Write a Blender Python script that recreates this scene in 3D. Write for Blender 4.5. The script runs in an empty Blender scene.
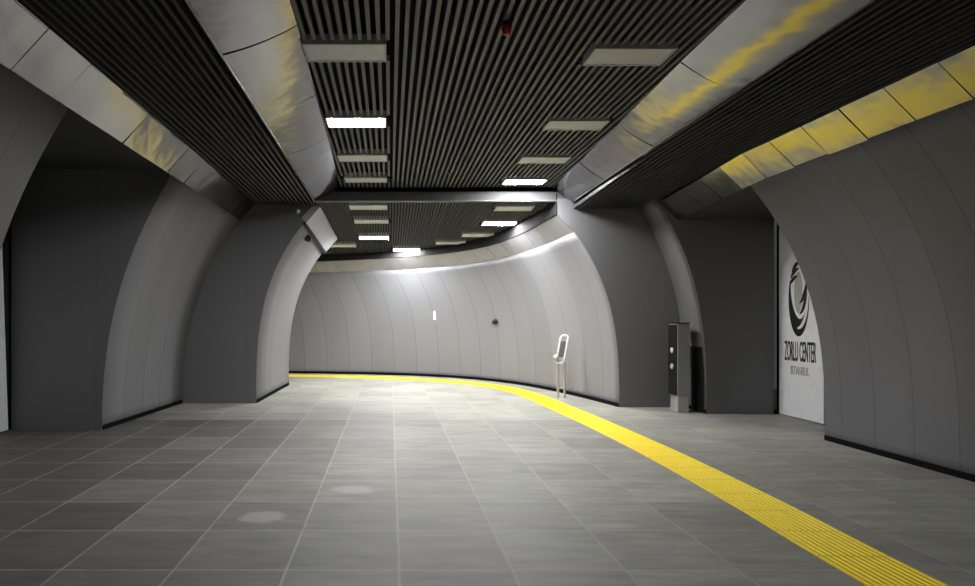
import bpy, bmesh, math, random
from mathutils import Vector, Matrix
random.seed(7)
sc = bpy.context.scene
COL = sc.collection
PI = math.pi

# ------------------------------------------------------------------ materials
def new_mat(name):
    m = bpy.data.materials.new(name); m.use_nodes = True
    nt = m.node_tree; b = nt.nodes['Principled BSDF']
    return m, nt, b

def N(nt, kind, **kw):
    n = nt.nodes.new(kind)
    for k, v in kw.items():
        setattr(n, k, v)
    return n

def math_node(nt, op, a, b=None, clamp=False):
    n = nt.nodes.new('ShaderNodeMath'); n.operation = op; n.use_clamp = clamp
    for i, v in enumerate((a, b)):
        if v is None: continue
        if isinstance(v, (int, float)): n.inputs[i].default_value = v
        else: nt.links.new(v, n.inputs[i])
    return n.outputs[0]

def mix_rgb(nt, fac, a, b, mode='MIX'):
    n = nt.nodes.new('ShaderNodeMix'); n.data_type = 'RGBA'; n.blend_type = mode
    for sock, v in ((n.inputs[0], fac), (n.inputs[6], a), (n.inputs[7], b)):
        if isinstance(v, (int, float)): sock.default_value = v
        elif isinstance(v, (tuple, list)): sock.default_value = (*v, 1) if len(v) == 3 else v
        else: nt.links.new(v, sock)
    return n.outputs[2]

def plain(name, col, rough=0.5, metal=0.0, spec=0.5):
    m, nt, b = new_mat(name)
    b.inputs['Roughness'].default_value = rough
    b.inputs['Metallic'].default_value = metal
    b.inputs['Specular IOR Level'].default_value = spec
    tc = N(nt, 'ShaderNodeTexCoord')
    no = N(nt, 'ShaderNodeTexNoise'); no.inputs['Scale'].default_value = 9
    nt.links.new(tc.outputs['Object'], no.inputs['Vector'])
    k = tuple(c * .86 for c in col)
    nt.links.new(mix_rgb(nt, no.outputs['Fac'], k, tuple(min(1, c * 1.1) for c in col)), b.inputs['Base Color'])
    return m

def panel_mat(name, col, width, offset=0.0, rough=0.55, seam=0.6, spec=0.4, var=0.10):
    """Cladding panels: upright joints every `width` metres along u of the UV map."""
    m, nt, b = new_mat(name)
    uv = N(nt, 'ShaderNodeUVMap'); sep = N(nt, 'ShaderNodeSeparateXYZ')
    nt.links.new(uv.outputs[0], sep.inputs[0])
    u = math_node(nt, 'ADD', math_node(nt, 'DIVIDE', sep.outputs[0], width), offset)
    fr = math_node(nt, 'FRACT', u)
    edge = math_node(nt, 'MINIMUM', fr, math_node(nt, 'SUBTRACT', 1.0, fr))
    line = math_node(nt, 'LESS_THAN', edge, 0.007 / width)
    wn = N(nt, 'ShaderNodeTexWhiteNoise', noise_dimensions='1D')
    nt.links.new(math_node(nt, 'FLOOR', u), wn.inputs['W'])
    no = N(nt, 'ShaderNodeTexNoise'); no.inputs['Scale'].default_value = 1.3; no.inputs['Detail'].default_value = 4
    mp = N(nt, 'ShaderNodeMapping'); mp.inputs['Scale'].default_value = (2.2, .5, 1)
    nt.links.new(uv.outputs[0], mp.inputs[0]); nt.links.new(mp.outputs[0], no.inputs['Vector'])
    f = math_node(nt, 'ADD', math_node(nt, 'MULTIPLY', wn.outputs['Value'], .5), math_node(nt, 'MULTIPLY', no.outputs['Fac'], .5))
    c = mix_rgb(nt, f, tuple(x * (1 - var) for x in col), tuple(x * (1 + var) for x in col))
    c = mix_rgb(nt, line, c, tuple(x * seam for x in col))
    nt.links.new(c, b.inputs['Base Color'])
    b.inputs['Roughness'].default_value = rough
    b.inputs['Specular IOR Level'].default_value = spec
    return m

def sheet_metal(name, col=(.225, .225, .235), rough=.16, bump=.18, scale=2.2, metal=1.0):
    m, nt, b = new_mat(name)
    b.inputs['Metallic'].default_value = metal
    tc = N(nt, 'ShaderNodeTexCoord')
    n1 = N(nt, 'ShaderNodeTexNoise'); n1.inputs['Scale'].default_value = scale; n1.inputs['Detail'].default_value = 2
    n2 = N(nt, 'ShaderNodeTexNoise'); n2.inputs['Scale'].default_value = 5; n2.inputs['Detail'].default_value = 5
    nt.links.new(tc.outputs['Object'], n1.inputs['Vector']); nt.links.new(tc.outputs['Object'], n2.inputs['Vector'])
    bp = N(nt, 'ShaderNodeBump'); bp.inputs['Strength'].default_value = bump; bp.inputs['Distance'].default_value = .06
    nt.links.new(n1.outputs['Fac'], bp.inputs['Height']); nt.links.new(bp.outputs[0], b.inputs['Normal'])
    nt.links.new(mix_rgb(nt, n2.outputs['Fac'], tuple(c * .82 for c in col), tuple(min(1, c * 1.12) for c in col)), b.inputs['Base Color'])
    rr = math_node(nt, 'ADD', math_node(nt, 'MULTIPLY', n2.outputs['Fac'], .16), rough - .08)
    nt.links.new(rr, b.inputs['Roughness'])
    return m

TILE = .739
def floor_mat():
    m, nt, b = new_mat('stone_floor')
    tc = N(nt, 'ShaderNodeTexCoord'); sep = N(nt, 'ShaderNodeSeparateXYZ')
    nt.links.new(tc.outputs['Object'], sep.inputs[0])
    u = math_node(nt, 'DIVIDE', math_node(nt, 'ADD', sep.outputs[0], 20 * TILE - .06), TILE)
    v = math_node(nt, 'DIVIDE', math_node(nt, 'ADD', sep.outputs[1], 20 * TILE - 4.734), TILE)
    def edge(w):
        fr = math_node(nt, 'FRACT', w)
        return math_node(nt, 'MINIMUM', fr, math_node(nt, 'SUBTRACT', 1.0, fr))
    e = math_node(nt, 'MINIMUM', edge(u), edge(v))
    wob = N(nt, 'ShaderNodeTexNoise'); wob.inputs['Scale'].default_value = 5.0
    nt.links.new(tc.outputs['Object'], wob.inputs['Vector'])
    ramp = N(nt, 'ShaderNodeMapRange'); ramp.inputs[1].default_value = .007; ramp.inputs[2].default_value = .016
    ramp.inputs[3].default_value = 1; ramp.inputs[4].default_value = 0
    nt.links.new(e, ramp.inputs[0])
    gr = math_node(nt, 'MULTIPLY', ramp.outputs[0], math_node(nt, 'MULTIPLY', wob.outputs['Fac'], 1.1, True))
    cell = N(nt, 'ShaderNodeCombineXYZ')
    nt.links.new(math_node(nt, 'FLOOR', u), cell.inputs[0]); nt.links.new(math_node(nt, 'FLOOR', v), cell.inputs[1])
    wn = N(nt, 'ShaderNodeTexWhiteNoise', noise_dimensions='3D'); nt.links.new(cell.outputs[0], wn.inputs['Vector'])
    # streaky stone
    mp = N(nt, 'ShaderNodeMapping'); mp.inputs['Scale'].default_value = (1.2, 5.0, 1)
    nt.links.new(tc.outputs['Object'], mp.inputs[0])
    off = N(nt, 'ShaderNodeVectorMath', operation='ADD')
    sc_ = N(nt, 'ShaderNodeVectorMath', operation='SCALE'); sc_.inputs['Scale'].default_value = 7
    nt.links.new(wn.outputs['Color'], sc_.inputs[0])
    nt.links.new(mp.outputs[0], off.inputs[0]); nt.links.new(sc_.outputs[0], off.inputs[1])
    st = N(nt, 'ShaderNodeTexNoise'); st.inputs['Scale'].default_value = 1.6; st.inputs['Detail'].default_value = 6
    st.inputs['Roughness'].default_value = .6
    nt.links.new(off.outputs[0], st.inputs['Vector'])
    big = N(nt, 'ShaderNodeTexNoise'); big.inputs['Scale'].default_value = .55; big.inputs['Detail'].default_value = 3
    nt.links.new(tc.outputs['Object'], big.inputs['Vector'])
    A = mix_rgb(nt, wn.outputs['Value'], (.285, .282, .24), (.335, .33, .28))
    hue = math_node(nt, 'GREATER_THAN', math_node(nt, 'FRACT', math_node(nt, 'MULTIPLY', wn.outputs['Value'], 7.3)), .72)
    A = mix_rgb(nt, math_node(nt, 'MULTIPLY', hue, .45), A, (.235, .22, .21))
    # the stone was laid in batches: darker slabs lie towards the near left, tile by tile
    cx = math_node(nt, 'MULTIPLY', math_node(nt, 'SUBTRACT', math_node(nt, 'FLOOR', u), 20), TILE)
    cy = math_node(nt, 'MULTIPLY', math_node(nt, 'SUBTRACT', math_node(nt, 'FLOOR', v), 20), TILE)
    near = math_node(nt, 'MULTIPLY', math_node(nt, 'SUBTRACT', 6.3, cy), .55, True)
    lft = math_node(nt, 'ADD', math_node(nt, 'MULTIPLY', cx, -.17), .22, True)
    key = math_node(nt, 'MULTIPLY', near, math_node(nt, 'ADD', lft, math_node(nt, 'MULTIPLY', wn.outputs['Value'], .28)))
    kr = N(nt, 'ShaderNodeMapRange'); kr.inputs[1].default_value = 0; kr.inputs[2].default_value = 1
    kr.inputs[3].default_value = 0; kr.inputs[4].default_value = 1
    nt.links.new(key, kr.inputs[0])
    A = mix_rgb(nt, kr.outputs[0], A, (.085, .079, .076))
    sr = N(nt, 'ShaderNodeMapRange'); sr.inputs[1].default_value = .3; sr.inputs[2].default_value = .7
    sr.inputs[3].default_value = .72; sr.inputs[4].default_value = 1.2
    nt.links.new(st.outputs['Fac'], sr.inputs[0])
    br = N(nt, 'ShaderNodeMapRange'); br.inputs[1].default_value = .3; br.inputs[2].default_value = .7
    br.inputs[3].default_value = .86; br.inputs[4].default_value = 1.12
    nt.links.new(big.outputs['Fac'], br.inputs[0])
    sm = math_node(nt, 'MULTIPLY', sr.outputs[0], br.outputs[0])
    cb = N(nt, 'ShaderNodeCombineXYZ')
    for i in range(3): nt.links.new(sm, cb.inputs[i])
    A = mix_rgb(nt, 1.0, A, cb.outputs[0], 'MULTIPLY')
    # dried splash marks, pale, each at its own place on the stone
    def blot(x, y, rx, ry):
        dx = math_node(nt, 'DIVIDE', math_node(nt, 'SUBTRACT', sep.outputs[0], x), rx)
        dy = math_node(nt, 'DIVIDE', math_node(nt, 'SUBTRACT', sep.outputs[1], y), ry)
        d = math_node(nt, 'ADD', math_node(nt, 'MULTIPLY', dx, dx), math_node(nt, 'MULTIPLY', dy, dy))
        d = math_node(nt, 'ADD', d, math_node(nt, 'MULTIPLY', math_node(nt, 'SUBTRACT', st.outputs['Fac'], .5), 2.6))
        r = N(nt, 'ShaderNodeMapRange'); r.inputs[1].default_value = .5; r.inputs[2].default_value = 1.1
        r.inputs[3].default_value = .42; r.inputs[4].default_value = 0
        nt.links.new(d, r.inputs[0]); return r.outputs[0]
    for q in ((-1.05, 5.05, .20, .16), (-.36, 5.86, .24, .14)):
        A = mix_rgb(nt, blot(*q), A, (.42, .405, .39))
    A = mix_rgb(nt, gr, A, (.36, .352, .31))
    nt.links.new(A, b.inputs['Base Color'])
    rr = N(nt, 'ShaderNodeMapRange'); rr.inputs[3].default_value = .48; rr.inputs[4].default_value = .68
    nt.links.new(st.outputs['Fac'], rr.inputs[0]); nt.links.new(rr.outputs[0], b.inputs['Roughness'])
    b.inputs['Specular IOR Level'].default_value = .25
    bp = N(nt, 'ShaderNodeBump'); bp.inputs['Strength'].default_value = .25; bp.inputs['Distance'].default_value = .006
    nt.links.new(st.outputs['Fac'], bp.inputs['Height']); nt.links.new(bp.outputs[0], b.inputs['Normal'])
    return m

def tactile_mat():
    m, nt, b = new_mat('tactile_yellow')
    uv = N(nt, 'ShaderNodeUVMap'); sep = N(nt, 'ShaderNodeSeparateXYZ'); nt.links.new(uv.outputs[0], sep.inputs[0])
    fr = math_node(nt, 'FRACT', math_node(nt, 'DIVIDE', sep.outputs[0], .5))
    ln = math_node(nt, 'LESS_THAN', fr, .018)
    tc = N(nt, 'ShaderNodeTexCoord'); no = N(nt, 'ShaderNodeTexNoise'); no.inputs['Scale'].default_value = 14; no.inputs['Detail'].default_value = 5
    nt.links.new(tc.outputs['Object'], no.inputs['Vector'])
    r = N(nt, 'ShaderNodeMapRange'); r.inputs[1].default_value = .35; r.inputs[2].default_value = .7
    nt.links.new(no.outputs['Fac'], r.inputs[0])
    c = mix_rgb(nt, r.outputs[0], (.90, .68, .003), (.82, .60, .004))
    c = mix_rgb(nt, ln, c, (.40, .30, .03))
    nt.links.new(c, b.inputs['Base Color']); b.inputs['Roughness'].default_value = .5; b.inputs['Specular IOR Level'].default_value = .2
    return m

def emit_mat(name, strength, col=(.985, .99, 1)):
    m, nt, b = new_mat(name)
    b.inputs['Base Color'].default_value = (.8, .8, .8, 1)
    b.inputs['Emission Color'].default_value = (*col, 1)
    b.inputs['Emission Strength'].default_value = strength
    return m

M = {}
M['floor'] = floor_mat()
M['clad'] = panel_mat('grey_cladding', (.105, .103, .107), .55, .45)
M['clad_far'] = panel_mat('grey_cladding_lit_bend', (.205, .205, .218), .68, .2, rough=.42)  # same cladding as the near walls, lamplight on the bend put into the grey
M['clad_col'] = panel_mat('grey_cladding_lit_column', (.17, .168, .174), .62, .0)  # lit copy of the same cladding, its brightness is in the colour
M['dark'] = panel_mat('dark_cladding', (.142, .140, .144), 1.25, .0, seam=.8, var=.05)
M['soffit'] = panel_mat('dark_soffit', (.05, .05, .052), 2.0, .0, seam=.9, var=.05)
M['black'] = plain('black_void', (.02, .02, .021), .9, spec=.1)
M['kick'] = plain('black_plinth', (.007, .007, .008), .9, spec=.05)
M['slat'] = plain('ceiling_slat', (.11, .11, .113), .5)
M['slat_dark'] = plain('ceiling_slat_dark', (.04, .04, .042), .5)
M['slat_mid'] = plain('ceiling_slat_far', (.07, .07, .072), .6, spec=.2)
M['metal'] = sheet_metal('crinkled_steel')
M['metal_soft'] = sheet_metal('brushed_steel', col=(.38, .38, .41), rough=.42, bump=.12, metal=.25)
M['trimlip'] = plain('pale_lip', (.12, .12, .12), .4)
M['beam'] = plain('beam_grey', (.085, .085, .087), .7, spec=.1)
M['lamp_on'] = emit_mat('lamp_lit', 262)
M['lamp_off'] = plain('lamp_unlit_diffuser', (.72, .74, .70), .4)
M['lamp_frame'] = plain('lamp_frame_white', (.6, .6, .59), .45)
M['tactile'] = tactile_mat()
M['white'] = plain('white_vinyl', (.78, .78, .79), .5)
M['ink'] = plain('black_ink', (.012, .012, .014), .5)
M['ink_grey'] = plain('grey_ink', (.38, .38, .39), .5)
M['warm'] = plain('warm_grey_ink', (.42, .41, .33), .5)
M['steel'] = plain('satin_steel', (.5, .5, .49), .38, .6)
M['kiosk'] = plain('kiosk_grey', (.36, .36, .36), .4, .3)
M['kiosk_black'] = plain('kiosk_black_glass', (.015, .015, .016), .15)
M['plinth'] = plain('kiosk_plinth_steel', (.52, .52, .47), .4, .3)
M['white_paint'] = plain('white_paint', (.62, .62, .61), .35)
M['red'] = plain('red_plastic', (.5, .02, .025), .3)
M['red_base'] = plain('dark_red_plastic', (.08, .03, .03), .5)

# ------------------------------------------------------------------ helpers
def link(name, me, parent=None, mat=None):
    o = bpy.data.objects.new(name, me); COL.objects.link(o)
    if mat is not None:
        for x in (mat if isinstance(mat, (list, tuple)) else [mat]): me.materials.append(x)
    if parent: o.parent = parent
    return o

def tag(o, label=None, cat=None, group=None, kind=None):
    if label: o['label'] = label
    if cat: o['category'] = cat
    if group: o['group'] = group
    if kind: o['kind'] = kind
    return o

def empty(name, loc, rz=0.0):
    o = bpy.data.objects.new(name, None); COL.objects.link(o)
    o.location = loc; o.rotation_euler = (0, 0, rz); o.empty_display_size = .2
    return o

def struct(o, label=None):
    o['kind'] = 'structure'
    if label: o['label'] = label
    return o

def mesh(name, verts, faces, uvs=None, smooth=False, mats=None):
    me = bpy.data.meshes.new(name)
    me.from_pydata([tuple(v) for v in verts], [], faces)
    if uvs is not None:
        ul = me.uv_layers.new(name='UVMap')
        for p in me.polygons:
            for li in p.loop_indices:
                ul.data[li].uv = uvs[me.loops[li].vertex_index]
    if smooth:
        for p in me.polygons: p.use_smooth = True
    if mats:
        for p, i in zip(me.polygons, mats): p.material_index = i
    me.update()
    return me

BOX_F = [(0, 3, 2, 1), (4, 5, 6, 7), (0, 1, 5, 4), (1, 2, 6, 5), (2, 3, 7, 6), (3, 0, 4, 7)]
class MB:
    def __init__(s): s.v = []; s.f = []; s.m = []
    def hexa(s, c, mi=0):
        n = len(s.v); s.v += [Vector(p) for p in c]
        s.f += [tuple(i + n for i in f) for f in BOX_F]; s.m += [mi] * 6
    def box(s, x0, x1, y0, y1, z0, z1, mi=0):
        s.hexa([(x0, y0, z0), (x1, y0, z0), (x1, y1, z0), (x0, y1, z0), (x0, y0, z1), (x1, y0, z1), (x1, y1, z1), (x0, y1, z1)], mi)
    def tube(s, pts, r, n=10, closed=False, mi=0):
        pts = [Vector(p) for p in pts]; base = len(s.v); L = len(pts)
        up = None
        for i, p in enumerate(pts):
            a = pts[(i - 1) % L] if (closed or i > 0) else p
            b = pts[(i + 1) % L] if (closed or i < L - 1) else p
            t = (b - a).normalized()
            if up is None:
                up = t.orthogonal().normalized()
            up = (up - t * up.dot(t)).normalized(); w = t.cross(up)
            for k in range(n):
                a_ = 2 * PI * k / n
                s.v.append(p + (up * math.cos(a_) + w * math.sin(a_)) * r)
        for i in range(L if closed else L - 1):
            j = (i + 1) % L
            for k in range(n):
                k2 = (k + 1) % n
                s.f.append((base + i * n + k, base + i * n + k2, base + j * n + k2, base + j * n + k)); s.m.append(mi)
        if not closed:
            s.f.append(tuple(base + k for k in reversed(range(n)))); s.m.append(mi)
            s.f.append(tuple(base + (L - 1) * n + k for k in range(n))); s.m.append(mi)
    def lathe(s, prof, origin, axis=(0, 0, 1), n=20, mi=0):
        """prof: (radius, height) list along `axis` from `origin`."""
        ax = Vector(axis).normalized(); u = ax.orthogonal().normalized(); w = ax.cross(u); o = Vector(origin); base = len(s.v)
        for r, h in prof:
            for k in range(n):
                a = 2 * PI * k / n
                s.v.append(o + ax * h + (u * math.cos(a) + w * math.sin(a)) * max(r, 1e-4))
        for i in range(len(prof) - 1):
            for k in range(n):
                k2 = (k + 1) % n
                s.f.append((base + i * n + k, base + i * n + k2, base + (i + 1) * n + k2, base + (i + 1) * n + k)); s.m.append(mi)
        s.f.append(tuple(base + k for k in reversed(range(n)))); s.m.append(mi)
        s.f.append(tuple(base + (len(prof) - 1) * n + k for k in range(n))); s.m.append(mi)
    def build(s, name, mat, parent=None, smooth=False, bevel=0.0):
        me = mesh(name, s.v, s.f, smooth=smooth, mats=s.m)
        bm = bmesh.new(); bm.from_mesh(me); bmesh.ops.recalc_face_normals(bm, faces=bm.faces); bm.to_mesh(me); bm.free()
        o = link(name, me, parent, mat)
        if bevel:
            b = o.modifiers.new('bevel', 'BEVEL'); b.width = bevel; b.segments = 2; b.limit_method = 'ANGLE'
        return o

# tunnel wall: the curved cladding between a point on the floor and a point overhead
def wall_pt(base, top, e, s):
    b = Vector(base); t = Vector(top); w = s ** e
    return Vector((b.x + (t.x - b.x) * w, b.y + (t.y - b.y) * w, b.z + (t.z - b.z) * s))

NS = 20
def loft(name, stations, mat, flip=False, thick=.12, parent=None):
    """stations: (base, top, exponent) in order along the wall."""
    verts, faces, uvs = [], [], []
    u = 0.0
    for i, (b, t, e) in enumerate(stations):
        if i: u += (Vector(b) - Vector(stations[i - 1][0])).length
        for j in range(NS + 1):
            p = wall_pt(b, t, e, j / NS); verts.append(p); uvs.append((u, p.z))
    R = NS + 1
    for i in range(len(stations) - 1):
        for j in range(NS):
            q = (i * R + j, (i + 1) * R + j, (i + 1) * R + j + 1, i * R + j + 1)
            faces.append(tuple(reversed(q)) if flip else q)
    o = link(name, mesh(name, verts, faces, uvs, smooth=True), parent, mat)
    s = o.modifiers.new('solid', 'SOLIDIFY'); s.thickness = thick; s.offset = -1
    return o

def poly_slab(name, pts, depth, mat):
    """Flat upright wall from an outline (list of x, y, z), thickened by the vector depth."""
    n = len(pts); d = Vector(depth)
    v = [Vector(p) for p in pts] + [Vector(p) + d for p in pts]
    f = [tuple(range(n)), tuple(reversed(range(n, 2 * n)))] + [(i, i + n, (i + 1) % n + n, (i + 1) % n) for i in range(n)]
    uv = [((Vector((p[0], p[1], 0)) - Vector((pts[0][0], pts[0][1], 0))).length, p[2]) for p in v]
    me = mesh(name, v, f, uv)
    bm = bmesh.new(); bm.from_mesh(me); bmesh.ops.recalc_face_normals(bm, faces=bm.faces); bm.to_mesh(me); bm.free()
    return link(name, me, None, mat)

def spline(pts, n):
    """Catmull-Rom through points, n samples per span."""
    P = [Vector(p) for p in pts]; out = []
    for i in range(len(P) - 1):
        p0 = P[max(i - 1, 0)]; p1 = P[i]; p2 = P[i + 1]; p3 = P[min(i + 2, len(P) - 1)]
        for k in range(n):
            t = k / n
            out.append(.5 * ((2 * p1) + (p2 - p0) * t + (2 * p0 - 5 * p1 + 4 * p2 - p3) * t * t + (3 * p1 - p0 - 3 * p2 + p3) * t ** 3))
    out.append(P[-1]); return out

def resample(pts, step):
    out = [Vector(pts[0])]; acc = 0
    for a, b in zip(pts, pts[1:]):
        a = Vector(a); b = Vector(b); L = (b - a).length
        if L < 1e-6: continue
        d = step - acc
        while d <= L:
            out.append(a.lerp(b, d / L)); d += step
        acc = (acc + L) % step
    return out

def at_len(pts, s):
    for a, b in zip(pts, pts[1:]):
        L = (Vector(b) - Vector(a)).length
        if s <= L: return Vector(a).lerp(Vector(b), s / L if L else 0)
        s -= L
    return Vector(pts[-1])

def total(pts): return sum((Vector(b) - Vector(a)).length for a, b in zip(pts, pts[1:]))

def panels(name, up, low, n, mat, thick=.04, gap=.006, jitter=.012, bow=0.0):
    """A band of sheet-metal panels between an upper and a lower polyline, each panel slightly out of true."""
    mb = MB(); La = total(up); Lb = total(low); sm = set()
    for i in range(n):
        a0, a1 = i / n, (i + 1) / n
        g = gap / max(La / n, .01) / n
        A = at_len(up, (a0 + g) * La); B = at_len(up, (a1 - g) * La)
        D = at_len(low, (a0 + g) * Lb); C = at_len(low, (a1 - g) * Lb)
        nrm = (B - A).cross(D - A).normalized()
        if nrm.z > 0: nrm = -nrm
        q = [p + nrm * random.uniform(-jitter, jitter) * .5 for p in (A, B, C, D)]
        mb.hexa(q + [p - nrm * thick for p in q])
        if bow:                               # the sheet bellies out a little between its folded edges
            n0 = len(mb.v); K = 12
            for k in range(K + 1):
                t = k / K; d = nrm * (bow * (1 - (2 * t - 1) ** 2) + .001)
                mb.v += [q[0].lerp(q[3], t) + d, q[1].lerp(q[2], t) + d]
            for k in range(K):
                mb.f.append((n0 + 2 * k, n0 + 2 * k + 1, n0 + 2 * k + 3, n0 + 2 * k + 2)); mb.m.append(0)
                sm.add(len(mb.f) - 1)
    o = mb.build(name, mat)
    for i in sm: o.data.polygons[i].use_smooth = True
    return o

# ------------------------------------------------------------------ camera
cam = bpy.data.cameras.new('camera'); co = bpy.data.objects.new('camera', cam); COL.objects.link(co)
co.location = (0, 0, 1.65); co.rotation_euler = (PI / 2, 0, 0)
cam.sensor_width = 36; cam.lens = 610 / 975 * 36; cam.shift_x = .1; cam.shift_y = 25 / 975
cam.clip_start = .05; cam.clip_end = 200
sc.camera = co

# ------------------------------------------------------------------ levels
ZC = 4.07                                    # slatted vault over the middle
def z_main(y): return ZC
def z_far(y): return 3.85 - .062 * (y - 11.3)
BACK = -9.0
YB = 11.3                                    # cross beam

# ------------------------------------------------------------------ floor
fl = MB(); fl.box(-10, 9, BACK - .3, 22, -.2, 0)
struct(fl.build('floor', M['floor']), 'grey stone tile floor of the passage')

# ------------------------------------------------------------------ left walls
L_BASE, L_TOP, L_E = -4.24, -3.15, 2.3
def lprof(y): return ((L_BASE, y, 0), (L_TOP, y, 3.85), L_E)
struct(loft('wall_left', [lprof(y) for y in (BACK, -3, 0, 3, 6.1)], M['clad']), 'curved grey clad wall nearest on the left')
SEC_BACK = ((-4.03, 11.84, 0), (-2.72, 11.84, 3.85), 2.3)
def lerp_st(a, b, t):
    return (tuple(Vector(a[0]).lerp(Vector(b[0]), t)), tuple(Vector(a[1]).lerp(Vector(b[1]), t)), a[2] + (b[2] - a[2]) * t)
sec_f = lprof(9.0)
struct(loft('wall_left', [lerp_st(sec_f, SEC_BACK, t) for t in (0, .25, .5, .75, 1)], M['clad_col']), 'curved grey pier side beyond the left recess')
# dark end wall of the first recess
prof = [wall_pt(*sec_f, j / NS) for j in range(NS + 1)]
struct(poly_slab('wall_left', [(-5.58, 8.985, 0)] + [p - Vector((0, .015, 0)) for p in prof] + [(-5.58, 8.985, 3.85)], (0, .12, 0), M['dark']), 'dark flat end wall of the left recess')
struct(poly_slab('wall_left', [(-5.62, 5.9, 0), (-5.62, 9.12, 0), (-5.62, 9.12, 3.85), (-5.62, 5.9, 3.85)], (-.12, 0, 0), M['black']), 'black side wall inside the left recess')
struct(poly_slab('wall_left', [(-5.74, 6.1, 0)] + [wall_pt(*lprof(6.1), j / NS) - Vector((.1, 0, 0)) for j in range(NS + 1)] + [(-5.74, 6.1, 3.85)], (0, -.12, 0), M['dark']), 'dark return wall of the left recess')
sf = MB(); sf.box(-5.74, -2.63, 5.9, 9.0, 3.852, 3.95)
struct(sf.build('ceiling', M['soffit']), 'dark soffit over the left recess')

# dark flat wall between the pier and the column
C_F = ((-2.59, 11.84, 0), (-1.42, 11.84, 3.775), 3.05)
C_B = ((-2.49, 15.0, 0), (-1.50, 15.0, 3.45), 3.05)
pl = [wall_pt(*SEC_BACK, j / NS) for j in range(NS + 1)]
pr = [wall_pt(*C_F, j / NS) for j in range(NS + 1)]
struct(poly_slab('wall_left', [p - Vector((0, .015, 0)) for p in pl + [Vector((-1.38, 11.84, 3.87))] + pr[::-1]], (0, .15, 0), M['dark']), 'dark flat wall between the left piers')
C_T = ((-4.2, 16.1, 0), (-3.9, 16.4, 3.4), 3.05)
C_T2 = ((-9, 16.3, 0), (-9, 16.6, 3.4), 3.05)
struct(loft('wall_left', [lerp_st(C_F, C_B, t) for t in (0, .25, .5, .75, 1)] + [C_T, C_T2], M['clad_col'], thick=.1), 'lit curved column face before the bend')

# ------------------------------------------------------------------ far wall round the bend
FB = [(4.24, 11.3), (3.95, 12.8), (3.55, 14.2), (3.0, 15.4), (2.0, 16.6), (.7, 17.4), (-1, 17.9), (-3, 18.2), (-6, 18.4), (-9, 18.5)]
FL = [(3.41, 11.3, 3.24), (3.27, 12.65, 3.19), (3.0, 14.0, 3.15), (2.6, 15.1, 3.11), (1.76, 16.28, 3.06), (.58, 17.07, 3.02), (-1.06, 17.6, 3.0), (-3.05, 17.9, 2.96), (-6, 18.1, 2.93), (-9, 18.2, 2.9)]
FU = [(3.1, 11.3, 3.556), (2.97, 12.55, 3.50), (2.72, 13.85, 3.43), (2.36, 14.85, 3.38), (1.58, 16.0, 3.345), (.48, 16.78, 3.32), (-1.12, 17.3, 3.28), (-3.1, 17.6, 3.24), (-6, 17.8, 3.2), (-9, 17.9, 3.17)]
fb = spline([(x, y, 0) for x, y in FB], 6); flo = spline(FL, 6); fup = spline(FU, 6)
far_st = []; run = 0.0                       # the cladding joints rake towards the bend as they rise
for i, (b, t) in enumerate(zip(fb, flo)):
    if i: run += (flo[i] - flo[i - 1]).length
    far_st.append((tuple(b), tuple(at_len(flo, run + .6 * min(1, run / 2.5))), 2.9))
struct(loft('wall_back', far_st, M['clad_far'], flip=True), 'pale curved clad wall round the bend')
struct(panels('trim_1', fup, flo, 26, M['metal_soft'], jitter=.003), 'steel band along the top of the bend wall')
# dark fascia from the steel band up to the ceiling
v, f = [], []
for i, p in enumerate(fup):
    q = Vector((p.x, p.y, z_far(p.y) + .1)); v += [p + Vector((0, 0, .01)), q]
    if i: f.append((2 * i - 2, 2 * i - 1, 2 * i + 1, 2 * i))
o = link('trim_2', mesh('trim_2', v, f), None, M['black']); s_ = o.modifiers.new('solid', 'SOLIDIFY'); s_.thickness = .05; s_.offset = 0
struct(o, 'dark fascia above the steel band of the bend')

# ------------------------------------------------------------------ right walls
fr_prof = [wall_pt(*far_st[0], j / NS) for j in range(NS + 1)]
BR = ((5.44, 10.5, 0), (4.53, 10.5, 3.75), 2.85)
BRb = ((5.44, 11.3, 0), (4.53, 11.3, 3.75), 2.85)
struct(poly_slab('wall_right', [p - Vector((0, .015, 0)) for p in fr_prof + [Vector(q) for q in ((3.1, YB, 3.556), (3.1, YB, 3.86), (4.7, YB, 3.86), (5.6, YB, 3.86), (5.6, YB, 0))]], (0, .12, 0), M['dark']), 'dark flat wall beside the bend')
struct(loft('wall_right', [BR, lerp_st(BR, BRb, .5), lerp_st(BR, BRb, .97)], M['dark'], flip=True, thick=.06), 'narrow dark pier side behind the kiosk')
bp_ = [wall_pt(*BR, j / NS) for j in range(NS + 1)]
struct(poly_slab('wall_right', [p - Vector((0, .015, 0)) for p in bp_] + [(6.60, 10.485, 3.75), (6.60, 10.485, 0)], (0, .1, 0), M['dark']), 'dark flat wall on the left of the banner')
dm = MB()                                     # dark doorway in the pier side
dm.hexa([(5.43, 10.56, 0.0), (5.48, 10.56, 0.0), (5.48, 11.0, 0.0), (5.43, 11.0, 0.0), (5.405, 10.56, 1.36), (5.48, 10.56, 1.36), (5.48, 11.0, 1.36), (5.405, 11.0, 1.36)])
struct(dm.build('door_1', M['black']), 'black slot in the pier side behind the kiosk')
NR = ((5.885, 8.25, 0), (4.85, 8.25, 3.47), 2.8)
def rprof(y): return ((5.885, y, 0), (4.85, y, 3.47), 2.8)
struct(loft('wall_right', [rprof(y) for y in (8.25, 6, 4, 2, 0, -4, BACK)], M['clad'], flip=False), 'curved grey clad wall nearest on the right')
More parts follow.
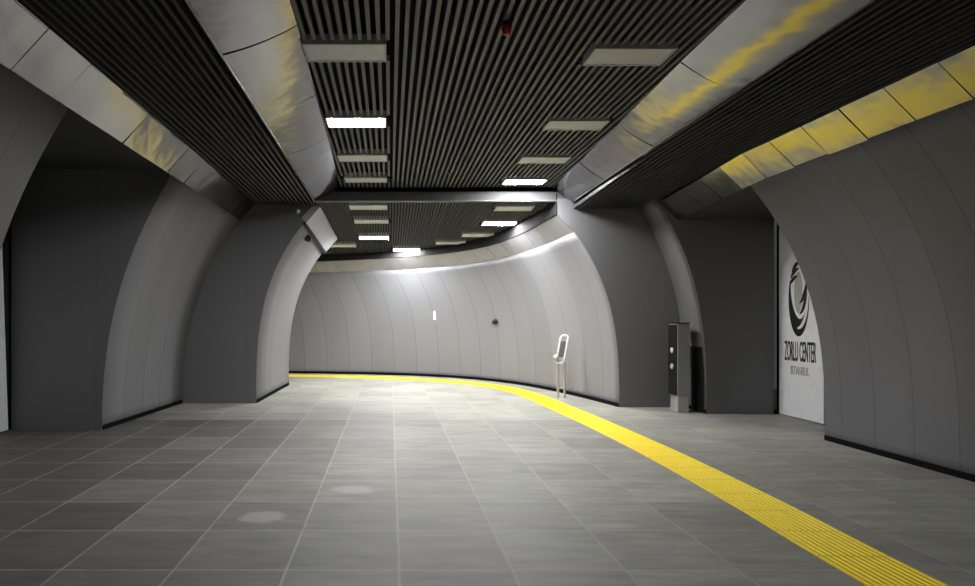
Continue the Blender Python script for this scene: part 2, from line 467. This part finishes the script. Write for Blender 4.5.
struct(poly_slab('wall_right', [(6.72, 8.0, 0), (6.72, 10.6, 0), (6.72, 10.6, 3.6), (6.72, 8.0, 3.6)], (.12, 0, 0), M['black']), 'black side wall inside the right recess')
struct(poly_slab('wall_right', [(6.84, 8.25, 3.47), (6.84, 8.25, 0)] + [wall_pt(*NR, j / NS) + Vector((.1, 0, 0)) for j in range(NS + 1)], (0, -.12, 0), M['dark']), 'dark return wall of the right recess')
sf = MB(); sf.hexa([(4.93, 8.14, 3.50), (6.84, 8.14, 3.50), (6.84, 10.5, 3.34), (5.02, 10.5, 3.36), (4.93, 8.14, 3.60), (6.84, 8.14, 3.60), (6.84, 10.5, 3.44), (5.02, 10.5, 3.46)])
struct(sf.build('ceiling', M['soffit']), 'dark soffit over the right recess')
bw = MB(); bw.box(-7, 8, BACK - .2, BACK, 0, 4.4)  # added out of view so the steel has an enclosed passage to reflect
struct(bw.build('wall_front', M['dark']), 'unseen wall added to close the passage behind the viewer')

# ------------------------------------------------------------------ black plinths
def plinth(name, pts, side):
    """pts along the floor; side = +1 / -1 tells which side the passage lies on (left-hand normal)."""
    v, f = [], []
    P = [Vector((p[0], p[1], 0)) for p in pts]
    for i, p in enumerate(P):
        t = (P[min(i + 1, len(P) - 1)] - P[max(i - 1, 0)]).normalized(); n = Vector((-t.y, t.x, 0)) * side
        a, b = p + n * .012, p - n * .03
        v += [a, a + Vector((0, 0, .07)), b + Vector((0, 0, .07)), b]
        if i:
            k = 4 * i
            for q in range(4): f.append((k - 4 + q, k - 4 + (q + 1) % 4, k + (q + 1) % 4, k + q))
    f += [(3, 2, 1, 0), tuple(4 * (len(P) - 1) + q for q in range(4))]
    me = mesh(name, v, f)
    bm = bmesh.new(); bm.from_mesh(me); bmesh.ops.recalc_face_normals(bm, faces=bm.faces); bm.to_mesh(me); bm.free()
    return struct(link(name, me, None, M['kick']))
plinth('baseboard_left', [(L_BASE, BACK), (L_BASE, 6.1)], -1)
plinth('baseboard_left', [(-5.58, 9), (L_BASE, 9), (-4.03, 11.84), (-2.59, 11.84), (-2.49, 15.0)], -1)
plinth('baseboard_right', [(5.885, BACK), (5.885, 8.25)], 1)
plinth('baseboard_right', [(6.7, 10.5), (5.44, 10.5), (5.44, 11.3), (4.24, 11.3)], 1)
plinth('baseboard_back', [(p.x, p.y) for p in fb], 1)

# ------------------------------------------------------------------ lamps: where they sit
LW, LD = .736, .37
lamps = []      # x, y, zfun, lit, label
L0 = [(-.41, 5.64, 0, 'unlit white ceiling panel nearest on the left row'),
      (-.42, 7.65, 1, 'brightest lit ceiling panel, left row by the crumpled steel band'),
      (-.42, 9.36, 0, 'unlit narrow ceiling panel just behind the brightest lit panel'),
      (-.43, 10.84, 0, 'unlit ceiling panel on the left row against the cross beam'),
      (2.24, 5.73, 0, 'unlit ceiling panel nearest on the right row'),
      (2.36, 7.77, 0, 'unlit ceiling panel second on the right row, touching the yellow streaked band'),
      (2.39, 9.48, 0, 'unlit ceiling panel just before the lit one on the right row'),
      (2.42, 11.0, 1, 'lit ceiling panel on the right row against the cross beam')]
for x, y, l, t in L0: lamps.append((x * .98, y * .98, z_main, l, t))
LF = [(-.42, 11.85, 0, 'unlit ceiling panel just beyond the cross beam on the left row'),
      (-.40, 13.1, 0, 'unlit ceiling panel second beyond the cross beam on the left row'),
      (-.39, 14.9, 1, 'lit ceiling panel above the bend on the left row'),
      (.447, 17.0, 1, 'farthest lit ceiling panel beside the bend wall band'),
      (-1.26, 16.0, 0, 'unlit ceiling panel half hidden by the steel box on the column'),
      (2.43, 11.95, 0, 'unlit ceiling panel just beyond the cross beam on the right row'),
      (2.38, 13.3, 1, 'lit ceiling panel beyond the cross beam on the right row'),
      (2.36, 14.95, 0, 'dim unlit ceiling panel behind the lit far right one'),
      (1.92, 16.05, 0, 'unlit ceiling panel farthest on the right row near the bend band')]
for x, y, l, t in LF:
    if x == .447: y = 16.6
    if x == 2.36: x, y = 2.1, 14.6
    if x == 1.92: x, y = 1.55, 15.6
    lamps.append((x, y, z_far, l, t))
LB = [(-.41, 3.0, 0, 'unlit ceiling panel overhead on the left row, above the picture'),
      (2.24, 2.2, 0, 'unlit ceiling panel overhead on the right row, above the picture'),
      (-.41, -2.6, 0, 'unlit ceiling panel on the left row behind the viewer'),
      (2.24, -4.4, 1, 'lit ceiling panel on the right row behind the viewer')]
for x, y, l, t in LB: lamps.append((x, y, z_main, l, t))

def slat_field(mb, x0, x1, y0, y1, zf, pitch=.08, w=.034, h=.055, holes=(), xf=None):
    n = int((x1 - x0) / pitch)
    for i in range(n + 1):
        x = x0 + i * pitch
        cuts = sorted((hy - LD / 2 - .03, hy + LD / 2 + .03) for hx, hy in holes if abs(x - hx) < LW / 2 + .04)
        a = y0; segs = []
        for c0, c1 in cuts:
            if c0 > a: segs.append((a, min(c0, y1)))
            a = max(a, c1)
        if a < y1: segs.append((a, y1))
        for a, b in segs:
            if b - a < .03: continue
            za, zb = zf(a), zf(b)
            mb.hexa([(x - w / 2, a, za), (x + w / 2, a, za), (x + w / 2, b, zb), (x - w / 2, b, zb),
                     (x - w / 2, a, za + h), (x + w / 2, a, za + h), (x + w / 2, b, zb + h), (x - w / 2, b, zb + h)])

mb = MB(); slat_field(mb, -.98, 3.16, BACK, YB, z_main, holes=[(l[0], l[1]) for l in lamps if l[2] is z_main])
struct(mb.build('ceiling', M['slat']), 'slatted dark ceiling of the raised middle strip')
mb = MB(); hf = [(l[0], l[1]) for l in lamps if l[2] is z_far]
slat_field(mb, -1.5, 3.3, YB + .06, 18.6, z_far, pitch=.06, w=.03, holes=hf)
slat_field(mb, -8.9, -1.56, 15.15, 18.6, z_far, pitch=.06, w=.03)
struct(mb.build('ceiling', M['slat_mid']), 'slatted dark ceiling beyond the cross beam')
mb = MB(); slat_field(mb, -2.62, -1.44, BACK, 11.8, lambda y: 3.85, w=.03)
struct(mb.build('ceiling', M['slat_dark']), 'slatted dark ceiling of the left side strip')
def z_ra(y): return 3.77 if y < 8 else 3.77 - .03 * (y - 8)
mb = MB(); slat_field(mb, 3.31, 4.66, BACK, 8, z_ra, w=.03); slat_field(mb, 3.40, 4.72, 8, 11.28, z_ra, w=.03)
struct(mb.build('ceiling', M['slat_dark']), 'slatted dark ceiling of the right side strip')
pv = MB()
pv.box(-1.2, 3.4, BACK, YB + .05, ZC + .16, ZC + .24)
pv.box(-2.8, -1.37, BACK, 12.0, 3.98, 4.05)
pv.box(3.36, 5.0, BACK, 11.42, 3.9, 4.0)
pv.hexa([(-9, 11.3, z_far(11.3) + .14), (4.6, 11.3, z_far(11.3) + .14), (4.6, 19, z_far(19) + .14), (-9, 19, z_far(19) + .14),
         (-9, 11.3, z_far(11.3) + .22), (4.6, 11.3, z_far(11.3) + .22), (4.6, 19, z_far(19) + .22), (-9, 19, z_far(19) + .22)])
struct(pv.build('ceiling', M['black']), 'black void above the ceiling slats')

# ------------------------------------------------------------------ steel bands
skL_in = [(-.76, BACK, ZC + .005), (-.76, 4.7, ZC + .005), (-.83, 8, ZC + .005), (-.91, YB, ZC + .005)]
skL_out = [(-1.40, BACK, 3.83), (-1.40, 8, 3.83), (-1.42, YB, 3.83)]
struct(panels('trim_3', skL_in, skL_out, 13, M['metal'], jitter=.012, bow=.024), 'crumpled steel band on the left of the raised ceiling')
skR_in = [(2.64, BACK, ZC + .005), (2.69, 4.7, ZC + .005), (2.82, 7, ZC + .005), (3.02, YB, ZC + .005)]
skR_out = [(3.25, BACK, 3.79), (3.25, 4, 3.79), (3.28, 7, 3.79), (3.38, YB, 3.80)]
struct(panels('trim_4', skR_in, skR_out, 11, M['metal'], jitter=.012, bow=.024), 'steel band on the right of the raised ceiling with yellow reflections')
guL_up = [(-2.60, BACK, 3.86), (-2.60, 11.8, 3.86)]
guL_lo = [(-2.89, BACK, 3.54), (-2.89, 11.8, 3.54)]
struct(panels('trim_5', guL_up, guL_lo, 32, M['metal'], jitter=.012), 'steel panel band above the left wall')
guR_up = [(4.55, BACK, 3.77), (4.55, 8, 3.77), (4.57, 9.3, 3.68), (4.65, 11.25, 3.62)]
guR_lo = [(4.86, BACK, 3.46), (4.86, 8, 3.46), (4.93, 9.6, 3.38), (4.97, 11.25, 3.28)]
struct(panels('trim_6', guR_up, guR_lo, 36, M['metal'], jitter=.012), 'steel panel band above the right wall with yellow reflections')
lp = MB()                                      # bright folded lips along the lower edges
lp.tube(skL_out, .012, 8); lp.tube(skR_out, .012, 8)
struct(lp.build('trim_7', M['trimlip']), 'pale folded lips below the steel bands')
bm_ = MB(); bm_.hexa([(-1.42, YB, 3.83), (3.37, YB, 3.83), (3.37, YB + .1, 3.83), (-1.42, YB + .1, 3.83),
                      (-1.1, YB, ZC + .14), (3.2, YB, ZC + .14), (3.2, YB + .1, ZC + .14), (-1.1, YB + .1, ZC + .14)])
struct(bm_.build('trim_8', M['beam']), 'grey cross beam across the ceiling')
lp = MB(); lp.box(-1.42, 3.37, YB - .012, YB + .11, 3.812, 3.832)
struct(lp.build('trim_9', M['trimlip']), 'pale lip under the cross beam')

# steel box on top of the column
cu0, cu1 = Vector((-1.345, 11.8, 3.80)), Vector((-1.28, 15.0, 3.60))
cl0, cl1 = Vector((-1.62, 11.8, 3.49)), Vector((-1.575, 15.0, 3.27))
nrm = Vector((-.7, 0, .7))
bx = MB(); bx.hexa([cu0, cu1, cl1, cl0] + [p + nrm * .14 for p in (cu0, cu1, cl1, cl0)])
struct(bx.build('trim_10', M['metal_soft'], bevel=.01), 'square steel panel at the top of the lit column')
gp = MB(); d0 = Vector((-.035, 0, -.045))  # solid black strip, the shade of the gap given as colour
gp.hexa([cl0 + d0 * .1, cl1 + d0 * .1, cl1 + d0 * 1.1, cl0 + d0 * 1.1] + [p + nrm * .05 for p in (cl0 + d0 * .1, cl1 + d0 * .1, cl1 + d0 * 1.1, cl0 + d0 * 1.1)])
struct(gp.build('trim_11', M['black']), 'black strip standing in for the shadow gap under the steel panel of the column')

# ------------------------------------------------------------------ ceiling lights
lamp_frame_me = lamp_diff = None
fm = MB(); t = .022; a, b = LW / 2, LD / 2
fm.box(-a, a, -b, -b + t, -.024, .07); fm.box(-a, a, b - t, b, -.024, .07)
fm.box(-a, -a + t, -b + t, b - t, -.024, .07); fm.box(a - t, a, -b + t, b - t, -.024, .07)
fm.box(-a + t, a - t, -b + t, b - t, .045, .07)
first = empty('ceiling_light', (0, 0, 0))
fo = fm.build('frame', M['lamp_frame'], first)
df = MB(); df.box(-a + t, a - t, -b + t, b - t, -.018, .01)
do_on = df.build('diffuser', M['lamp_on'], first); do_off_me = do_on.data.copy(); do_off_me.materials[0] = M['lamp_off']
for i, (x, y, zf, lit, lab) in enumerate(lamps):
    if i == 0: r, c1, c2 = first, fo, do_on
    else:
        r = first.copy(); COL.objects.link(r)
        c1 = fo.copy(); COL.objects.link(c1); c1.parent = r
        c2 = do_on.copy(); COL.objects.link(c2); c2.parent = r
    c2.data = do_on.data if lit and i else c2.data
    r.location = (x, y, zf(y))
    if zf is z_far: r.rotation_euler = (-math.atan(.062), 0, 0)
    tag(r, lab, 'ceiling light', 'rectangular lights in the slatted ceiling')
on_me = do_on.data
k = 0
for o in COL.objects:
    if o.name.split('.')[0] == 'diffuser':
        lit = next(l[3] for l in lamps if (Vector((l[0], l[1])) - o.parent.location.xy).length < .01)
        o.data = on_me if lit else do_off_me

# ------------------------------------------------------------------ tactile strip
cen = [(3.12, BACK + .2, 0), (3.14, -3, 0), (3.15, 1, 0), (3.19, 3.9, 0), (3.27, 5.5, 0), (3.30, 7.5, 0), (3.24, 9.6, 0), (3.14, 11.2, 0), (3.05, 12.6, 0), (2.88, 13.7, 0), (2.52, 14.7, 0), (1.9, 15.5, 0), (1.0, 16.2, 0), (-.2, 16.8, 0), (-1.6, 17.2, 0), (-3.5, 17.5, 0), (-6, 17.7, 0), (-8.8, 17.8, 0)]
path = spline(cen, 8)
W = .50; nr = 11
cs = [(-W / 2, 0), (-W / 2, .006)]
for k in range(nr):
    c = -W / 2 + W * (k + .5) / nr; h = W / nr
    cs += [(c - h * .30, .006), (c - h * .18, .012), (c + h * .18, .012), (c + h * .30, .006)]
cs += [(W / 2, .006), (W / 2, 0)]
v, f, uv = [], [], []; u = 0
for i, p in enumerate(path):
    tt = (path[min(i + 1, len(path) - 1)] - path[max(i - 1, 0)]).normalized(); nn = Vector((tt.y, -tt.x, 0))
    if i: u += (p - path[i - 1]).length
    for d, z in cs:
        v.append(p + nn * d + Vector((0, 0, z))); uv.append((u, d))
K = len(cs)
for i in range(len(path) - 1):
    for k in range(K - 1):
        f.append((i * K + k, i * K + k + 1, (i + 1) * K + k + 1, (i + 1) * K + k))
tag(link('tactile_strip', mesh('tactile_strip', v, f, uv), None, M['tactile']), 'bright yellow ribbed tactile guide strip curving along the grey tile floor', 'tactile paving')

# ------------------------------------------------------------------ kiosk by the right pier
kx, ky = 5.105, 10.77
K_ = tag(empty('help_point', (kx, ky, 0)), 'slim grey upright kiosk on a pale plinth by the dark right wall', 'kiosk')
m_ = MB(); m_.box(-.105, .105, -.16, .16, .28, 1.55); m_.build('body', M['kiosk'], K_, bevel=.008)
m_ = MB(); m_.box(-.125, -.106, -.15, .15, .30, 1.53); fp = m_.build('front_panel', M['kiosk_black'], K_)
for z in (1.08, .80):
    m_ = MB(); m_.lathe([(.048, 0), (.048, .008), (.04, .014)], (-.126, 0, z), (-1, 0, 0), 18)
    m_.build('button', M['white_paint'], fp, smooth=False)
m_ = MB(); m_.box(-.09, .10, -.14, .14, 0, .28); m_.build('plinth', M['plinth'], K_, bevel=.006)
m_ = MB(); m_.box(-.11, .11, -.165, .165, 1.55, 1.57); m_.build('top_cap', M['kiosk_black'], K_)

# ------------------------------------------------------------------ stand by the bend wall
S_ = tag(empty('display_stand', (3.54, 12.66, 0)), 'thin pale metal stand with a tilted loop frame in front of the bend wall', 'stand')
for dx, dy in ((-.055, 0), (.055, -.10)):
    m_ = MB(); m_.tube([(dx, dy, .01), (dx, dy, .80)], .025, 10); m_.lathe([(.035, 0), (.035, .012)], (dx, dy, 0), n=16)
    m_.build('post', M['steel'], S_, smooth=False)
m_ = MB(); m_.tube([(-.055, 0, .21), (.055, -.10, .21)], .014, 8); m_.build('crossbar', M['steel'], S_)
m_ = MB()
lo, hi = Vector((-.02, -.05, .76)), Vector((.10, .06, 1.24)); ax = (hi - lo); sd = Vector((.062, -.05, 0))
loop = []
for k in range(9):
    a = PI * k / 8; loop.append(hi + sd * math.cos(a) + ax.normalized() * .05 * math.sin(a))
for k in range(9):
    a = PI * k / 8; loop.append(lo - sd * math.cos(a) - ax.normalized() * .05 * math.sin(a))
m_.tube(loop, .022, 10, closed=True); m_.build('loop_frame', M['white_paint'], S_, smooth=True)
m_ = MB(); m_.box(-.05, .05, -.012, .012, -.17, .17)
bd = m_.build('panel', M['soffit'], S_); bd.location = (lo + hi) / 2
bd.rotation_euler = ax.to_track_quat('Z', 'Y').to_euler()
m_ = MB(); m_.lathe([(.02, 0), (.045, .02), (.05, .06), (.03, .09)], (-.06, -.02, .84), (-1, -.4, .1), 14); m_.build('handle', M['white_paint'], S_, smooth=True)

# ------------------------------------------------------------------ fire alarm, sprinkler, dome, wall fittings
A_ = tag(empty('fire_alarm', (.955, 5.0, ZC)), 'small red dome alarm fixed under the slatted ceiling', 'alarm')
m_ = MB(); m_.lathe([(.045, 0.005), (.045, -.03), (.04, -.04)], (0, 0, 0), n=20); m_.build('base', M['red_base'], A_)
m_ = MB(); m_.lathe([(.04, -.04), (.044, -.06), (.038, -.085), (.022, -.1), (.005, -.105)], (0, 0, 0), n=20); m_.build('dome', M['red'], A_, smooth=True)
P_ = tag(empty('sprinkler', (.98, 10.0, ZC)), 'tiny dark sprinkler head near the middle of the slatted ceiling', 'sprinkler')
m_ = MB(); m_.lathe([(.012, 0.01), (.012, -.05)], (0, 0, 0), n=10); m_.build('stem', M['kiosk_black'], P_)
m_ = MB(); m_.lathe([(.035, -.05), (.04, -.058), (.01, -.062)], (0, 0, 0), n=14); m_.build('deflector', M['kiosk_black'], P_)
D_ = tag(empty('dome_camera', (-1.78, 11.83, 3.72)), 'tiny pale dome fixing high on the dark wall beside the lit column', 'camera')
m_ = MB(); m_.lathe([(.045, .01), (.045, -.03)], (0, 0, 0), (0, 1, 0), 16); m_.build('base', M['lamp_frame'], D_)
m_ = MB(); m_.lathe([(.04, -.03), (.035, -.06), (.015, -.08)], (0, 0, 0), (0, 1, 0), 16); m_.build('dome', M['white_paint'], D_, smooth=True)

def far_point(ratio, z):
    best = None
    for a in range(len(far_st) - 1):
        for q in range(10):
            st = lerp_st(far_st[a], far_st[a + 1], q / 10); p = wall_pt(*st, z / st[1][2])
            p2 = wall_pt(*lerp_st(far_st[a], far_st[a + 1], q / 10 + .05), z / st[1][2])
            e = abs(p.x / p.y - ratio)
            if best is None or e < best[0]:
                t1 = (p2 - p); up = wall_pt(*st, z / st[1][2] + .02) - p
                n = t1.cross(up).normalized()
                if n.y > 0: n = -n
                best = (e, p, n)
    return best[1], best[2]
p, n = far_point((496 - 390) / 610, 1.56)
F_ = tag(empty('wall_lamp', p), 'small black oval fitting on the pale bend wall', 'wall fitting')
m_ = MB(); m_.lathe([(.075, -.01), (.075, .02), (.06, .03)], (0, 0, 0), n, 18); m_.build('rim', M['ink'], F_)
m_ = MB(); m_.lathe([(.058, .028), (.066, .06), (.05, .10), (.02, .12)], (0, 0, 0), n, 18); m_.build('head', M['ink'], F_, smooth=True)
p, n = far_point((435 - 390) / 610, 1.77)
W_ = empty('wall_plate', p); tag(W_, 'thin upright white strip on the pale bend wall', 'wall plate')
t1 = Vector((0, 0, 1)).cross(n).normalized()
q = [t1 * a + Vector((0, 0, b)) for a, b in ((-.035, -.17), (.035, -.17), (.035, .17), (-.035, .17))]
m_ = MB(); m_.hexa([x - n * .03 for x in q] + [x + n * .012 for x in q]); m_.build('cover', M['white_paint'], W_, bevel=.004)
m_ = MB(); m_.lathe([(.008, 0), (.008, .015)], Vector((0, 0, .14)), n, 10); m_.build('screw', M['steel'], W_)
m_ = MB(); m_.lathe([(.008, 0), (.008, .015)], Vector((0, 0, -.14)), n, 10); m_.build('screw', M['steel'], W_)

st = lerp_st(C_F, C_B, .27); zz = 3.33; p = wall_pt(*st, zz / st[1][2]); up = wall_pt(*st, zz / st[1][2] + .02) - p
n = (wall_pt(*lerp_st(C_F, C_B, .30), zz / st[1][2]) - p).cross(up).normalized()
if n.x < 0: n = -n
H_ = tag(empty('loudspeaker', p), 'small round black fitting near the top of the lit column', 'wall fitting')
m_ = MB(); m_.lathe([(.075, -.01), (.075, .03), (.065, .04)], (0, 0, 0), n, 20); m_.build('rim', M['kiosk_black'], H_)
m_ = MB(); m_.lathe([(.062, .035), (.062, .08), (.05, .11), (.02, .12)], (0, 0, 0), n, 20); m_.build('grille', M['ink'], H_)

# ------------------------------------------------------------------ banners
BX = 6.66
B_ = tag(empty('banner', (BX, 9.91, 0)), 'white shop banner with a black swirl emblem in the right recess', 'banner')
m_ = MB(); m_.box(0, .03, -.54, .53, .02, 3.2); m_.build('panel', M['white'], B_)
def flat(name, rings, mat, parent, off):
    """rings in banner coordinates (s to the right as read, z up), a thin raised film."""
    v, f = [], []
    for r in rings:
        n0 = len(v)
        for s, z in r: v.append((-off, -s, z))
        for s, z in r: v.append((0.001, -s, z))
        k = len(r)
        f.append(tuple(range(n0, n0 + k))); f += [(n0 + i, n0 + (i + 1) % k, n0 + k + (i + 1) % k, n0 + k + i) for i in range(k)]
    me = mesh(name, v, f)
    bm = bmesh.new(); bm.from_mesh(me); bmesh.ops.recalc_face_normals(bm, faces=bm.faces); bm.to_mesh(me); bm.free()
    return link(name, me, parent, mat)
def crescent(cs_, cz, a, b, t0, t1, w0, w1, n=28):
    out, inn = [], []
    for k in range(n + 1):
        t = t0 + (t1 - t0) * k / n; w = w0 + (w1 - w0) * math.sin(PI * k / n)
        out.append((cs_ + a * math.cos(t), cz + b * math.sin(t)))
        inn.append((cs_ + (a - w) * math.cos(t), cz + (b - w * b / a * .8) * math.sin(t)))
    return out + inn[::-1]
EC = (-.03, 1.97)
def ell(cs_, cz, a, b, n=32): return [(cs_ + a * math.cos(2 * PI * k / n), cz + b * math.sin(2 * PI * k / n)) for k in range(n)]
rad = math.radians
em = flat('emblem', [crescent(EC[0], EC[1], .25, .62, rad(150), rad(362), .015, .15)], M['ink'], B_, .003)
flat('emblem_core', [ell(EC[0] - .01, EC[1] + .10, .10, .34)], M['warm'], em, .0025)
for dz, a, b, t0 in ((.02, .235, .52, 262), (.13, .225, .44, 272)):
    flat('emblem_stripe', [crescent(EC[0] + .005, EC[1] + dz, a, b, rad(t0), rad(368), .012, .05)], M['white'], em, .0045)
for dz, a, b in ((.10, .175, .36), (.22, .165, .30)):
    flat('emblem_stripe', [crescent(EC[0] + .03, EC[1] + dz, a, b, rad(268), rad(372), .012, .06)], M['ink'], em, .006)
for dz, q in ((.46, 0), (.36, .03), (.24, .055)):
    flat('emblem_stripe', [crescent(EC[0] - .02 - q, EC[1] + dz - .10, .16, .24, rad(70), rad(160), .012, .06)], M['ink'], em, .0045)
dg = bpy.context.evaluated_depsgraph_get
def text(name, body, width, height, z, mat, parent, bold=0.0):
    cu = bpy.data.curves.new(name, 'FONT'); cu.body = body; cu.align_x = 'CENTER'; cu.size = 1; cu.extrude = .004; cu.offset = bold
    tmp = bpy.data.objects.new('tmp', cu); COL.objects.link(tmp); bpy.context.view_layer.update()
    me = bpy.data.meshes.new_from_object(tmp.evaluated_get(dg())); bpy.data.objects.remove(tmp); bpy.data.curves.remove(cu)
    xs = [v.co.x for v in me.vertices]; ys = [v.co.y for v in me.vertices]
    sx = width / (max(xs) - min(xs)); sy = height / (max(ys) - min(ys)); cx = (max(xs) + min(xs)) / 2; y0 = min(ys)
    for v in me.vertices:
        x, y, z_ = v.co; v.co = (-.002 - z_, -(x - cx) * sx, z + (y - y0) * sy)
    me.name = name; me.materials.clear()
    return link(name, me, parent, mat)
text('lettering', 'ZORLU CENTER', .76, .33, .94, M['ink'], B_, .006)
text('small_lettering', 'ISTANBUL', .44, .14, .72, M['ink_grey'], B_, .01)

m_ = MB()
m_.hexa([(-5.57, 6.3, .02), (-5.57, 8.9, .02), (-5.61, 8.9, .02), (-5.61, 6.3, .02), (-5.57, 6.3, 2.9), (-5.57, 8.75, 2.9), (-5.61, 8.75, 2.9), (-5.61, 6.3, 2.9)])
tag(m_.build('banner', M['white']), 'blank white panel at the left edge of the picture in the recess', 'banner')

# ------------------------------------------------------------------ world and view
w = bpy.data.worlds.new('world'); sc.world = w; w.use_nodes = True
w.node_tree.nodes['Background'].inputs[0].default_value = (.9, .95, 1, 1)
w.node_tree.nodes['Background'].inputs[1].default_value = .05
vs = sc.view_settings; vs.view_transform = 'Standard'; vs.look = 'None'; vs.gamma = 1; vs.use_curve_mapping = False; vs.exposure = 0
